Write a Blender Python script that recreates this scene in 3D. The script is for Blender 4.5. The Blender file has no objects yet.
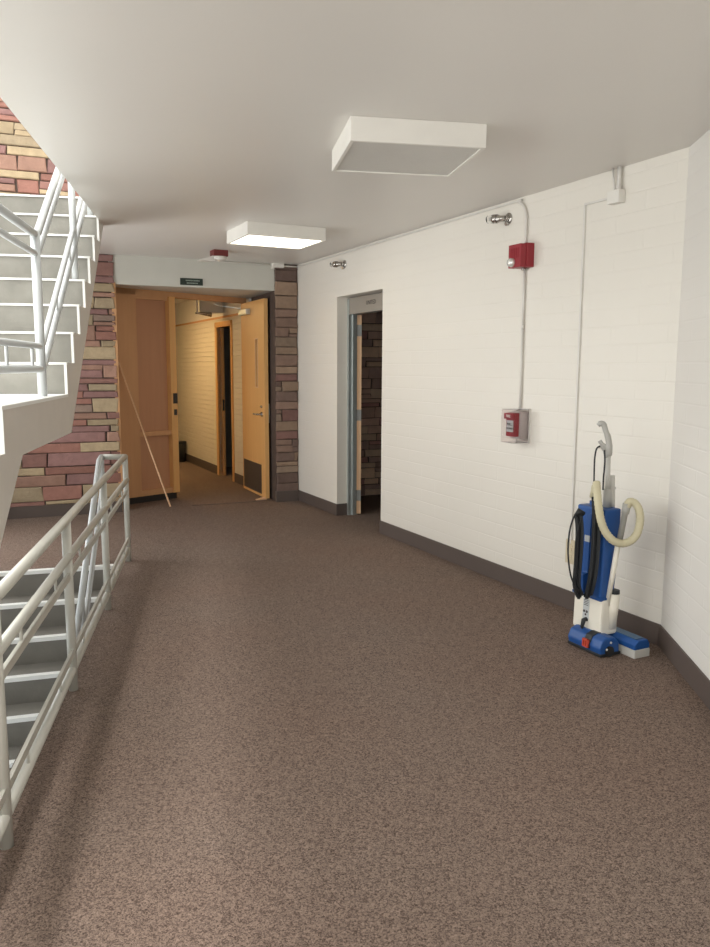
import bpy, bmesh, math, random
from mathutils import Vector, Matrix
random.seed(7)
scn = bpy.context.scene
C = scn.collection

# ------------------------------------------------------------------ camera
F = 780.0; CX = 355.0; CY = 473.5; H = 1.5
PITCH = math.radians(7.77); ROLL = math.radians(0.25)
YAW = math.atan((355-216)/(780/math.cos(PITCH)))
fw = Vector((math.sin(YAW)*math.cos(PITCH), math.cos(YAW)*math.cos(PITCH), -math.sin(PITCH)))
r0 = Vector((math.cos(YAW), -math.sin(YAW), 0)); u0 = r0.cross(fw)
RV = r0*math.cos(ROLL) + u0*math.sin(ROLL); UV = u0*math.cos(ROLL) - r0*math.sin(ROLL)
cam_d = bpy.data.cameras.new('camera'); cam = bpy.data.objects.new('camera', cam_d); C.objects.link(cam)
M = Matrix((RV, UV, -fw)).transposed().to_4x4(); M.translation = Vector((0, 0, H))
cam.matrix_world = M
cam_d.sensor_fit = 'HORIZONTAL'; cam_d.sensor_width = 36.0; cam_d.lens = F/710.0*36.0
cam_d.clip_start = 0.02
scn.camera = cam

# ------------------------------------------------------------------ light
scn.view_settings.view_transform = 'Standard'; scn.view_settings.look = 'None'
scn.view_settings.gamma = 1.0; scn.view_settings.use_curve_mapping = False
scn.view_settings.exposure = 0.33
w = bpy.data.worlds.new('sky'); scn.world = w; w.use_nodes = True
w.node_tree.nodes['Background'].inputs[0].default_value = (0.86, 0.94, 1.0, 1)
w.node_tree.nodes['Background'].inputs[1].default_value = 1.6

def area(name, loc, target, sx, sy, power, col):
    l = bpy.data.lights.new(name, 'AREA'); l.shape = 'RECTANGLE'; l.size = sx; l.size_y = sy
    l.energy = power; l.color = col
    o = bpy.data.objects.new(name, l); C.objects.link(o); o.location = loc
    d = Vector(target) - Vector(loc); o.rotation_euler = d.to_track_quat('-Z', 'Y').to_euler()
    return o
# daylight through the windows of the stair wall and of the wall behind the viewer
area('daylight_low_window', (-2.78, 2.6, 1.35), (0, 2.6, 1.2), 5.6, 1.9, 34, (1.0, 0.97, 0.90))
area('skylight_low_window', (-2.78, 2.6, 2.08), (-0.5, 2.6, 0.2), 5.6, 0.30, 55, (1.0, 0.98, 0.93))
area('daylight_far_window', (-2.78, 6.5, 1.35), (0, 6.5, 1.2), 1.3, 1.9, 42, (1.0, 0.985, 0.96))
area('daylight_high_window', (-2.78, 4.4, 4.2), (0, 4.4, 3.0), 6.0, 2.0, 90, (1.0, 0.99, 0.97))
area('added_roof_light', (-2.0, 3.9, 5.72), (-2.0, 3.9, 0), 0.5, 5.6, 170, (1.0, 0.985, 0.95))  # unseen roof light added to throw the dark floor band beside the railing
area('daylight_cellar_window', (-2.78, 3.6, -1.2), (0, 3.6, -1.6), 3.5, 1.2, 9, (1.0, 1.0, 0.97))
area('daylight_back_window', (-0.4, -3.3, 1.5), (0.3, 2.0, 1.3), 3.0, 2.0, 58, (1.0, 0.95, 0.87))

# ------------------------------------------------------------------ materials
def mat(name, col, rough=0.6, metal=0.0, bump=None, var=None, trans=0.0, emit=None, spec=0.5, ior=1.45, alpha=1.0):
    """bump=(scale,strength)  var=(scale,amount) procedural value variation"""
    m = bpy.data.materials.new(name); m.use_nodes = True; nt = m.node_tree; n = nt.nodes; b = n['Principled BSDF']
    c = (col[0], col[1], col[2], 1)
    b.inputs['Base Color'].default_value = c; b.inputs['Roughness'].default_value = rough
    b.inputs['Metallic'].default_value = metal; b.inputs['Transmission Weight'].default_value = trans
    b.inputs['Specular IOR Level'].default_value = spec; b.inputs['IOR'].default_value = ior
    b.inputs['Alpha'].default_value = alpha
    tc = n.new('ShaderNodeTexCoord')
    if var is None: var = (6.0, 0.06)
    nz = n.new('ShaderNodeTexNoise'); nz.inputs['Scale'].default_value = var[0]; nz.inputs['Detail'].default_value = 4
    nt.links.new(tc.outputs['Object'], nz.inputs['Vector'])
    mx = n.new('ShaderNodeMix'); mx.data_type = 'RGBA'
    mx.inputs[6].default_value = tuple(x*(1-var[1]) for x in c[:3])+(1,)
    mx.inputs[7].default_value = tuple(min(1, x*(1+var[1])) for x in c[:3])+(1,)
    nt.links.new(nz.outputs['Fac'], mx.inputs[0]); nt.links.new(mx.outputs[2], b.inputs['Base Color'])
    if bump:
        n2 = n.new('ShaderNodeTexNoise'); n2.inputs['Scale'].default_value = bump[0]; n2.inputs['Detail'].default_value = 3
        nt.links.new(tc.outputs['Object'], n2.inputs['Vector'])
        bp = n.new('ShaderNodeBump'); bp.inputs['Strength'].default_value = bump[1]; bp.inputs['Distance'].default_value = 0.01
        nt.links.new(n2.outputs['Fac'], bp.inputs['Height']); nt.links.new(bp.outputs['Normal'], b.inputs['Normal'])
    if emit:
        b.inputs['Emission Color'].default_value = (emit[0], emit[1], emit[2], 1); b.inputs['Emission Strength'].default_value = emit[3]
    return m

def brick_paint(name, col, bw, bh, strength, mortar=0.012, offset=0.5, dist=0.006):
    m = mat(name, col, 0.45, var=(1.2, 0.03)); nt = m.node_tree; n = nt.nodes; b = n['Principled BSDF']
    tc = n.new('ShaderNodeTexCoord'); sp = n.new('ShaderNodeSeparateXYZ'); cb = n.new('ShaderNodeCombineXYZ')
    nt.links.new(tc.outputs['Object'], sp.inputs[0])
    nt.links.new(sp.outputs['X'], cb.inputs['X']); nt.links.new(sp.outputs['Z'], cb.inputs['Y'])
    br = n.new('ShaderNodeTexBrick'); br.inputs['Scale'].default_value = 1.0
    br.inputs['Brick Width'].default_value = bw; br.inputs['Row Height'].default_value = bh
    br.inputs['Mortar Size'].default_value = mortar*0.5; br.inputs['Mortar Smooth'].default_value = 0.6
    br.offset = offset
    br.inputs['Color1'].default_value = (1, 1, 1, 1); br.inputs['Color2'].default_value = (1, 1, 1, 1); br.inputs['Mortar'].default_value = (0, 0, 0, 1)
    nt.links.new(cb.outputs[0], br.inputs['Vector'])
    nz = n.new('ShaderNodeTexNoise'); nz.inputs['Scale'].default_value = 2.3; nt.links.new(tc.outputs['Object'], nz.inputs['Vector'])
    n3 = n.new('ShaderNodeTexNoise'); n3.inputs['Scale'].default_value = 90; nt.links.new(tc.outputs['Object'], n3.inputs['Vector'])
    # joints half filled with paint: their depth fades in and out along the wall
    inv = n.new('ShaderNodeMath'); inv.operation = 'SUBTRACT'; inv.inputs[0].default_value = 1; nt.links.new(br.outputs['Color'], inv.inputs[1])
    rp = n.new('ShaderNodeMapRange'); rp.inputs[1].default_value = 0.35; rp.inputs[2].default_value = 0.65; rp.inputs[3].default_value = 0.25; rp.inputs[4].default_value = 1.0
    nt.links.new(nz.outputs['Fac'], rp.inputs[0])
    ml = n.new('ShaderNodeMath'); ml.operation = 'MULTIPLY'; nt.links.new(inv.outputs[0], ml.inputs[0]); nt.links.new(rp.outputs[0], ml.inputs[1])
    sc = n.new('ShaderNodeMath'); sc.operation = 'MULTIPLY_ADD'; sc.inputs[1].default_value = 0.05
    nt.links.new(n3.outputs['Fac'], sc.inputs[0])
    ng = n.new('ShaderNodeMath'); ng.operation = 'MULTIPLY'; ng.inputs[1].default_value = -1; nt.links.new(ml.outputs[0], ng.inputs[0])
    nt.links.new(ng.outputs[0], sc.inputs[2])
    bp = n.new('ShaderNodeBump'); bp.inputs['Strength'].default_value = strength; bp.inputs['Distance'].default_value = dist
    nt.links.new(sc.outputs[0], bp.inputs['Height']); nt.links.new(bp.outputs['Normal'], b.inputs['Normal'])
    return m

def carpet_mat(name, dark, light, pink):
    m = bpy.data.materials.new(name); m.use_nodes = True; nt = m.node_tree; n = nt.nodes; b = n['Principled BSDF']
    b.inputs['Roughness'].default_value = 0.95; b.inputs['Specular IOR Level'].default_value = 0.15
    tc = n.new('ShaderNodeTexCoord')
    v = n.new('ShaderNodeTexVoronoi'); v.inputs['Scale'].default_value = 310; nt.links.new(tc.outputs['Object'], v.inputs['Vector'])
    v2 = n.new('ShaderNodeTexVoronoi'); v2.inputs['Scale'].default_value = 140; nt.links.new(tc.outputs['Object'], v2.inputs['Vector'])
    s1 = n.new('ShaderNodeSeparateColor'); nt.links.new(v.outputs['Color'], s1.inputs[0]); s2 = n.new('ShaderNodeSeparateColor'); nt.links.new(v2.outputs['Color'], s2.inputs[0])
    a = n.new('ShaderNodeMix'); a.data_type = 'FLOAT'; a.inputs[0].default_value = 0.35; nt.links.new(s1.outputs[0], a.inputs[2]); nt.links.new(s2.outputs[0], a.inputs[3])
    cr = n.new('ShaderNodeValToRGB'); cr.color_ramp.elements[0].position = 0.12; cr.color_ramp.elements[0].color = dark+(1,)
    cr.color_ramp.elements[1].position = 0.88; cr.color_ramp.elements[1].color = light+(1,)
    nt.links.new(a.outputs[0], cr.inputs[0])
    g = n.new('ShaderNodeTexNoise'); g.inputs['Scale'].default_value = 0.9; g.inputs['Detail'].default_value = 3
    nt.links.new(tc.outputs['Object'], g.inputs['Vector'])
    mx = n.new('ShaderNodeMix'); mx.data_type = 'RGBA'; mx.blend_type = 'MULTIPLY'; mx.inputs[7].default_value = pink+(1,)
    nt.links.new(g.outputs['Fac'], mx.inputs[0]); nt.links.new(cr.outputs[0], mx.inputs[6]); nt.links.new(mx.outputs[2], b.inputs['Base Color'])
    bp = n.new('ShaderNodeBump'); bp.inputs['Strength'].default_value = 0.25; bp.inputs['Distance'].default_value = 0.004
    nt.links.new(a.outputs[0], bp.inputs['Height']); nt.links.new(bp.outputs['Normal'], b.inputs['Normal'])
    return m

def wood_mat(name, c1, c2, rough=0.45):
    m = bpy.data.materials.new(name); m.use_nodes = True; nt = m.node_tree; n = nt.nodes; b = n['Principled BSDF']
    b.inputs['Roughness'].default_value = rough
    tc = n.new('ShaderNodeTexCoord'); mp = n.new('ShaderNodeMapping'); mp.inputs['Scale'].default_value = (14, 14, 0.9)
    nt.links.new(tc.outputs['Object'], mp.inputs[0])
    a = n.new('ShaderNodeTexNoise'); a.inputs['Scale'].default_value = 1.6; a.inputs['Detail'].default_value = 6; nt.links.new(mp.outputs[0], a.inputs['Vector'])
    mx = n.new('ShaderNodeMix'); mx.data_type = 'RGBA'; mx.inputs[6].default_value = c1+(1,); mx.inputs[7].default_value = c2+(1,)
    nt.links.new(a.outputs['Fac'], mx.inputs[0]); nt.links.new(mx.outputs[2], b.inputs['Base Color'])
    return m

def stone_mat(name):
    m = bpy.data.materials.new(name); m.use_nodes = True; nt = m.node_tree; n = nt.nodes; b = n['Principled BSDF']
    b.inputs['Roughness'].default_value = 0.85; b.inputs['Specular IOR Level'].default_value = 0.3
    at = n.new('ShaderNodeAttribute'); at.attribute_name = 'stone'
    tc = n.new('ShaderNodeTexCoord')
    a = n.new('ShaderNodeTexNoise'); a.inputs['Scale'].default_value = 14; a.inputs['Detail'].default_value = 6; nt.links.new(tc.outputs['Object'], a.inputs['Vector'])
    mr = n.new('ShaderNodeMapRange'); mr.inputs[3].default_value = 0.72; mr.inputs[4].default_value = 1.22; nt.links.new(a.outputs['Fac'], mr.inputs[0])
    mx = n.new('ShaderNodeVectorMath'); mx.operation = 'SCALE'; nt.links.new(at.outputs['Color'], mx.inputs[0]); nt.links.new(mr.outputs[0], mx.inputs['Scale'])
    nt.links.new(mx.outputs[0], b.inputs['Base Color'])
    c2 = n.new('ShaderNodeTexNoise'); c2.inputs['Scale'].default_value = 38; c2.inputs['Detail'].default_value = 5; nt.links.new(tc.outputs['Object'], c2.inputs['Vector'])
    bp = n.new('ShaderNodeBump'); bp.inputs['Strength'].default_value = 0.55; bp.inputs['Distance'].default_value = 0.012
    nt.links.new(c2.outputs['Fac'], bp.inputs['Height']); nt.links.new(bp.outputs['Normal'], b.inputs['Normal'])
    return m

MT = dict(
    wall=brick_paint('painted_brick', (0.77, 0.735, 0.665), 0.41, 0.102, 0.3),
    wall_cool=brick_paint('painted_block', (0.78, 0.755, 0.71), 0.41, 0.102, 0.3),
    corr=brick_paint('corridor_brick', (0.80, 0.74, 0.62), 0.22, 0.068, 1.0, 0.018, dist=0.014),
    plaster=mat('plaster', (0.80, 0.785, 0.75), 0.55, bump=(60, 0.05)),
    lintel=mat('lintel_paint_and_shade', (0.60, 0.59, 0.53), 0.55, bump=(50, 0.05)),  # beam paint with part of its shade mixed into the tone
    ceil=mat('ceiling_paint', (0.73, 0.70, 0.655), 0.36, bump=(2.0, 0.06), var=(1.5, 0.025)),
    carpet=carpet_mat('carpet', (0.070, 0.052, 0.043), (0.295, 0.235, 0.195), (1.0, 0.84, 0.78)),
    base=mat('vinyl_base', (0.100, 0.076, 0.066), 0.6),
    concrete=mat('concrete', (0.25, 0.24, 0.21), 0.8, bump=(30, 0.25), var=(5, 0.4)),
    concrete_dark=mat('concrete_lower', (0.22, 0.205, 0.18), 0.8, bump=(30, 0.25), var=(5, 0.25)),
    nosing=mat('nosing_paint', (0.86, 0.86, 0.83), 0.5),
    strpaint=mat('stringer_paint', (0.66, 0.615, 0.56), 0.5, bump=(12, 0.08)),
    rail=mat('rail_paint_backlit', (0.53, 0.52, 0.465), 0.32, var=(8, 0.06)),  # railing paint, its warm grey holds the backlit shade
    rail_lit=mat('rail_paint_lit', (0.56, 0.58, 0.58), 0.3),  # same railing paint, whitened for the daylight falling on it
    wood=wood_mat('door_wood', (0.68, 0.37, 0.13), (0.80, 0.47, 0.18)),
    ply=wood_mat('plywood', (0.54, 0.285, 0.13), (0.64, 0.355, 0.17), 0.6),
    ply2=wood_mat('panel_wood', (0.47, 0.235, 0.125), (0.55, 0.285, 0.15), 0.6),
    pale=wood_mat('pale_wood', (0.70, 0.44, 0.25), (0.78, 0.52, 0.32), 0.6),
    steel=mat('galvanised', (0.52, 0.56, 0.55), 0.38, 0.7, var=(10, 0.12)),
    chrome=mat('chrome', (0.50, 0.48, 0.45), 0.22, 0.95),
    dark=mat('dark_plate', (0.030, 0.026, 0.024), 0.5),
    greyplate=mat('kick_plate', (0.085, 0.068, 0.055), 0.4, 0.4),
    stone=stone_mat('ledge_stone'),
    white=mat('white_metal', (0.78, 0.755, 0.70), 0.4),
    conduit=mat('conduit_paint', (0.70, 0.675, 0.63), 0.45),
    headp=mat('frame_head_paint', (0.30, 0.27, 0.23), 0.5),
    diff=mat('diffuser_off', (0.60, 0.58, 0.54), 0.35, bump=(220, 0.25)),
    lit=mat('diffuser_lit', (0.9, 0.9, 0.85), 0.4, emit=(1.0, 0.93, 0.78, 3.2)),
    litw=mat('diffuser_warm', (0.9, 0.8, 0.6), 0.4, emit=(1.0, 0.66, 0.30, 24.0)),
    red=mat('alarm_red', (0.29, 0.022, 0.032), 0.4),
    redd=mat('alarm_dark_red', (0.17, 0.03, 0.028), 0.5),
    clear=mat('clear_plastic', (0.93, 0.90, 0.90), 0.06, trans=1.0, ior=1.12),
    glass=mat('glass', (0.95, 0.96, 0.95), 0.05, trans=1.0, ior=1.2),
    dglass=mat('dark_glass', (0.05, 0.045, 0.035), 0.6),
    hingem=mat('hinge_steel', (0.26, 0.27, 0.26), 0.55, 0.3),
    spacer=mat('frosted_plastic', (0.56, 0.51, 0.49), 0.35),
    lens=mat('strobe_silver', (0.85, 0.84, 0.80), 0.18, 0.5),
    green=mat('sign_green', (0.018, 0.030, 0.022), 0.4),
    signtx=mat('sign_letter', (0.30, 0.36, 0.31), 0.5),
    ink=mat('ink', (0.06, 0.05, 0.045), 0.6),
    beige=mat('beige_plastic', (0.62, 0.54, 0.38), 0.4),
    blue=mat('vacuum_blue', (0.014, 0.075, 0.265), 0.4, var=(5, 0.1)),
    bluel=mat('vacuum_blue_grey', (0.055, 0.12, 0.21), 0.45),
    cream=mat('vacuum_cream', (0.80, 0.76, 0.66), 0.4),
    hose=mat('hose_tan', (0.58, 0.53, 0.36), 0.5),
    gplast=mat('grey_plastic', (0.42, 0.41, 0.38), 0.4),
    gplast2=mat('pale_grey_plastic', (0.55, 0.54, 0.50), 0.35),
    rubber=mat('black_rubber', (0.018, 0.020, 0.022), 0.5),
    labelm=mat('label_grey', (0.50, 0.52, 0.52), 0.5),
    redtag=mat('orange_tag', (0.65, 0.09, 0.05), 0.5),
)

# ------------------------------------------------------------------ helpers
TH = math.radians(16.4)
D0 = Vector((0.889, 8.72, 0))
TE = math.radians(12.5)
ME = Matrix.Translation(D0) @ Matrix.Rotation(TE, 4, 'Z')                 # end wall frame: x right, y away
MR = Matrix.Translation(D0) @ Matrix.Rotation(TH - math.pi/2, 4, 'Z')     # right wall frame: x towards the viewer, y into the wall
I4 = Matrix.Identity(4)

def ray(px, py): return fw + RV*((px-CX)/F) - UV*((py-CY)/F)
def at_z(px, py, z=0.0):
    d = ray(px, py); return Vector((0, 0, H)) + d*((z-H)/d.z)
def at_plane(px, py, p, n):
    d = ray(px, py); o = Vector((0, 0, H)); return o + d*((Vector(p)-o).dot(n)/d.dot(n))

class MB:
    def __init__(s): s.bm = bmesh.new()
    def box(s, x0, x1, y0, y1, z0, z1, m=None, bev=0.0):
        vs = [s.bm.verts.new(Vector(c)) for c in ((x0,y0,z0),(x1,y0,z0),(x1,y1,z0),(x0,y1,z0),(x0,y0,z1),(x1,y0,z1),(x1,y1,z1),(x0,y1,z1))]
        fs = [s.bm.faces.new([vs[i] for i in f]) for f in ((0,3,2,1),(4,5,6,7),(0,1,5,4),(1,2,6,5),(2,3,7,6),(3,0,4,7))]
        if bev > 0:
            es = list({e for f in fs for e in f.edges})
            r = bmesh.ops.bevel(s.bm, geom=es, offset=bev, segments=2, affect='EDGES', profile=0.6)
            vs = list({v for f in r['faces'] for v in f.verts} | {v for v in vs if v.is_valid})
        if m is not None:
            for v in vs: v.co = m @ v.co
        return s
    def prism(s, pts, axis, a0, a1, m=None):
        """polygon pts (2D) swept along axis x|y|z"""
        def mk(p, a):
            return {'x': Vector((a, p[0], p[1])), 'y': Vector((p[0], a, p[1])), 'z': Vector((p[0], p[1], a))}[axis]
        v0 = [s.bm.verts.new(mk(p, a0)) for p in pts]; v1 = [s.bm.verts.new(mk(p, a1)) for p in pts]
        n = len(pts)
        s.bm.faces.new(v0); s.bm.faces.new(v1[::-1])
        for i in range(n): s.bm.faces.new((v0[i], v1[i], v1[(i+1) % n], v0[(i+1) % n]))
        if m is not None:
            for v in v0+v1: v.co = m @ v.co
        return s
    def tube(s, pts, r, seg=12, caps=True):
        pts = [Vector(p) for p in pts]; rs = r if isinstance(r, (list, tuple)) else [r]*len(pts)
        up = None; rings = []
        for i, p in enumerate(pts):
            d = (pts[min(i+1, len(pts)-1)] - pts[max(i-1, 0)]).normalized()
            if up is None:
                up = Vector((0, 0, 1)) if abs(d.z) < 0.9 else Vector((1, 0, 0))
            a = d.cross(up).normalized(); b = a.cross(d).normalized(); up = b
            rings.append([s.bm.verts.new(p + (a*math.cos(t)+b*math.sin(t))*rs[i]) for t in [2*math.pi*k/seg for k in range(seg)]])
        for i in range(len(rings)-1):
            for k in range(seg):
                f = s.bm.faces.new((rings[i][k], rings[i][(k+1) % seg], rings[i+1][(k+1) % seg], rings[i+1][k])); f.smooth = True
        if caps: s.bm.faces.new(rings[0][::-1]); s.bm.faces.new(rings[-1])
        return s
    def bar(s, p, q, w, h):
        """flat bar with upright section h, width w"""
        p = Vector(p); q = Vector(q); d = (q-p).normalized(); a = d.cross(Vector((0, 0, 1))).normalized()*w/2; b = a.cross(d).normalized()*h/2
        r = [[s.bm.verts.new(c+e) for e in (a+b, a-b, -a-b, -a+b)] for c in (p, q)]
        s.bm.faces.new(r[0]); s.bm.faces.new(r[1][::-1])
        for i in range(4): s.bm.faces.new((r[0][i], r[1][i], r[1][(i+1) % 4], r[0][(i+1) % 4]))
        return s
    def build(s, name, m, parent=None, mw=None, bevel=0.0, **props):
        bmesh.ops.recalc_face_normals(s.bm, faces=s.bm.faces)
        me = bpy.data.meshes.new(name); s.bm.to_mesh(me); s.bm.free(); me.materials.append(MT[m])
        o = bpy.data.objects.new(name, me); C.objects.link(o)
        if parent is not None: o.parent = parent
        if mw is not None: o.matrix_world = mw if parent is None else o.matrix_world
        if bevel > 0:
            b = o.modifiers.new('bevel', 'BEVEL'); b.width = bevel; b.segments = 2; b.limit_method = 'ANGLE'
        for k, v in props.items(): o[k] = v
        return o

def smooth_path(pts, n=6):
    pts = [Vector(p) for p in pts]; out = []
    for i in range(len(pts)-1):
        p0 = pts[max(i-1, 0)]; p1 = pts[i]; p2 = pts[i+1]; p3 = pts[min(i+2, len(pts)-1)]
        for k in range(n):
            t = k/n
            out.append(0.5*((2*p1)+(p2-p0)*t+(2*p0-5*p1+4*p2-p3)*t*t+(3*p1-p0-3*p2+p3)*t**3))
    out.append(pts[-1]); return out

def empty(name, mw, label, cat, group=None, kind=None):
    o = bpy.data.objects.new(name, None); C.objects.link(o); o.matrix_world = mw; o.empty_display_size = 0.1
    o['label'] = label; o['category'] = cat
    if group: o['group'] = group
    if kind: o['kind'] = kind
    return o
def tag(o, label, cat, group=None, kind=None):
    o['label'] = label; o['category'] = cat
    if group: o['group'] = group
    if kind: o['kind'] = kind
    return o
def st(o, label, cat): return tag(o, label, cat, kind='structure')

def text(name, s, size, m, parent, mloc, depth=0.0008):
    cu = bpy.data.curves.new(name, 'FONT'); cu.body = s; cu.size = size; cu.extrude = depth; cu.align_x = 'CENTER'; cu.align_y = 'CENTER'; cu.resolution_u = 3
    t = bpy.data.objects.new(name+'_tmp', cu); C.objects.link(t)
    bpy.context.view_layer.update()
    me = bpy.data.meshes.new_from_object(t.evaluated_get(bpy.context.evaluated_depsgraph_get()))
    bpy.data.objects.remove(t); bpy.data.curves.remove(cu)
    me.name = name; me.materials.clear(); me.materials.append(MT[m]); me.transform(mloc)
    o = bpy.data.objects.new(name, me); C.objects.link(o); o.parent = parent
    return o

# ================================================================== STRUCTURE
WT = 0.2
XE = -0.86          # stair and slab edge
XS = -2.3           # far side of the flights
XL = -2.5           # window wall
CR = Vector((0.889, 8.72, 0)) + Vector((0.28235, -0.95931, 0))*5.19
Rdir = (Vector((2.147, 3.005, 0)) - CR).normalized()
RE = CR + Rdir*3.2
E = lambda x, y, z=0: ME @ Vector((x, y, z))

# floor: one carpeted slab with the stair well cut out
YN = 5.95; YW = 1.95; XW = -0.79
b = MB()
TF = -0.22
# pieces share one mesh: right of the well, behind it, in front of it
eL = E(-3.75, 0.0); 
b.prism([(XW, -3.2), (1.6, -3.2), (1.6, 0.5), (2.7, 3.6), (2.45, 4.2), (4.6, 9.6), (4.6, 12), (1.5, 16.5), (-4.2, 16.5), (-3.2, 7.4), (XW, 7.4)], 'z', TF, 0.0)
b.prism([(-2.7, YN-0.17), (XW, YN+0.045), (XW, 7.4), (-3.2, 7.4)], 'z', TF, 0.0)
b.prism([(-2.7, -3.2), (XW, -3.2), (XW, YW), (-2.7, YW)], 'z', TF, 0.0)
st(b.build('floor', 'carpet'), 'brown speckled carpet floor of the hall', 'floor')

# ceiling slab, open over the stairs
YU = 6.63
b = MB()
b.prism([(XE, -3.2), (1.8, -3.2), (1.8, 0.4), (2.75, 3.6), (2.6, 4.2), (1.15, 8.95), (-3.1, 7.75), (-2.7, YU), (XE, YU)], 'z', 2.6, 2.8)
st(b.build('ceiling', 'ceil'), 'smooth grey white ceiling slab', 'ceiling')

# right wall (recess for the steel door)
S0, S1, SL = 1.03, 1.97, 5.19
b = MB()
b.box(-0.02, S0, 0, WT, 0, 2.6); b.box(S1, SL+0.05, 0, WT, 0, 2.6); b.box(S0, S1, 0, WT, 2.18, 2.6)
st(b.build('wall_right', 'wall', mw=MR), 'white painted brick wall on the right', 'wall')
b = MB()
b.box(0.0, S0+0.012, -0.012, 0.0, 0, 0.12); b.box(S0, S0+0.012, 0.0, 0.115, 0, 0.12)
b.box(S1-0.006, SL+0.004, -0.012, 0.0, 0, 0.12)
st(b.build('baseboard_right', 'base', mw=MR, bevel=0.003), 'dark brown rubber baseboard under white brick wall', 'baseboard')

# near right return wall
MN = Matrix.Translation(CR) @ Matrix.Rotation(math.atan2(Rdir.y, Rdir.x), 4, 'Z')
b = MB(); b.box(0, 3.2, 0, WT, 0, 2.6)
st(b.build('wall_near_right', 'wall_cool', mw=MN), 'white painted block wall at the right edge', 'wall')
b = MB(); b.box(-0.004, 3.2, -0.012, 0, 0, 0.12)
st(b.build('baseboard_near_right', 'base', mw=MN, bevel=0.003), 'dark brown rubber baseboard at the right edge', 'baseboard')
b = MB(); b.box(RE.x, RE.x+0.2, -3.2, RE.y+0.05, 0, 2.6)
st(b.build('wall_rear_right', 'plaster'), 'white wall beside the viewer', 'wall')
# wall behind the viewer with a window opening
b = MB()
b.box(-2.7, 1.7, -3.2, -3.05, -3.0, 0.5); b.box(-2.7, 1.7, -3.2, -3.05, 2.5, 5.6); b.box(-2.7, -1.9, -3.2, -3.05, 0.5, 2.5); b.box(1.1, 1.7, -3.2, -3.05, 0.5, 2.5)
st(b.build('wall_front', 'plaster'), 'white wall behind the viewer with a wide window', 'wall')
# window wall beside the stairs
def wallx(name, x0, x1, y0, y1, z0, z1, holes, label):
    b = MB(); ys = sorted({y0, y1, *[h[0] for h in holes], *[h[1] for h in holes]}); zs = sorted({z0, z1, *[h[2] for h in holes], *[h[3] for h in holes]})
    for i in range(len(ys)-1):
        for j in range(len(zs)-1):
            cy = (ys[i]+ys[i+1])/2; cz = (zs[j]+zs[j+1])/2
            if any(h[0] < cy < h[1] and h[2] < cz < h[3] for h in holes): continue
            b.box(x0, x1, ys[i], ys[i+1], zs[j], zs[j+1])
    st(b.build(name, 'plaster'), label, 'wall')
wallx('wall_left', XL-0.18, XL, -3.2, 7.72, -3.0, 5.6, [(-0.2, 5.4, 0.35, 2.35), (5.85, 7.15, 0.4, 2.3), (1.4, 7.4, 3.2, 5.2), (1.85, 5.35, -1.8, -0.6)], 'white stairwell wall with tall windows')
def winframe(name, y0, y1, z0, z1, n, label):
    b = MB(); x0, x1 = XL-0.12, XL-0.07
    for k in range(n+1):
        y = y0+(y1-y0)*k/n; b.box(x0, x1, y-0.02, y+0.02, z0, z1)
    b.box(x0, x1, y0, y1, z0, z0+0.04); b.box(x0, x1, y0, y1, z1-0.04, z1)
    st(b.build(name, 'steel'), label, 'window')
winframe('window_1', -0.2, 5.4, 0.35, 2.35, 4, 'long stairwell window at hall level')
winframe('window_2', 5.85, 7.15, 0.4, 2.3, 1, 'narrow window beside the stone wall')
winframe('window_3', 1.4, 7.4, 3.2, 5.2, 4, 'upper stairwell window above the landing')
winframe('window_4', 1.85, 5.35, -1.8, -0.6, 2, 'low stairwell window below the hall floor')
# upper storey shell and lower storey floor
b = MB(); b.box(1.8, 2.0, -3.2, 8.6, 2.8, 5.6)
st(b.build('wall_upper_right', 'plaster'), 'white wall of the storey above', 'wall')
b = MB(); b.box(-2.7, 2.0, -3.2, 1.0, 5.6, 5.7); b.box(-2.7, 2.0, 6.8, 9.2, 5.6, 5.7); b.box(-2.7, -2.3, 1.0, 6.8, 5.6, 5.7); b.box(-1.7, 2.0, 1.0, 6.8, 5.6, 5.7)  # roof opening made for the added roof light
st(b.build('ceiling_upper', 'plaster'), 'white ceiling of the storey above', 'ceiling')
b = MB(); b.box(-2.7, 2.0, -3.2, 9.2, -3.1, -3.0)
st(b.build('floor_lower', 'concrete'), 'concrete floor of the storey below', 'floor')
b = MB(); b.box(XW, XW+0.12, -1.0, 7.4, -3.0, TF)
st(b.build('wall_lower_right', 'plaster'), 'white wall beside the descending stairs', 'wall')

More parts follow.
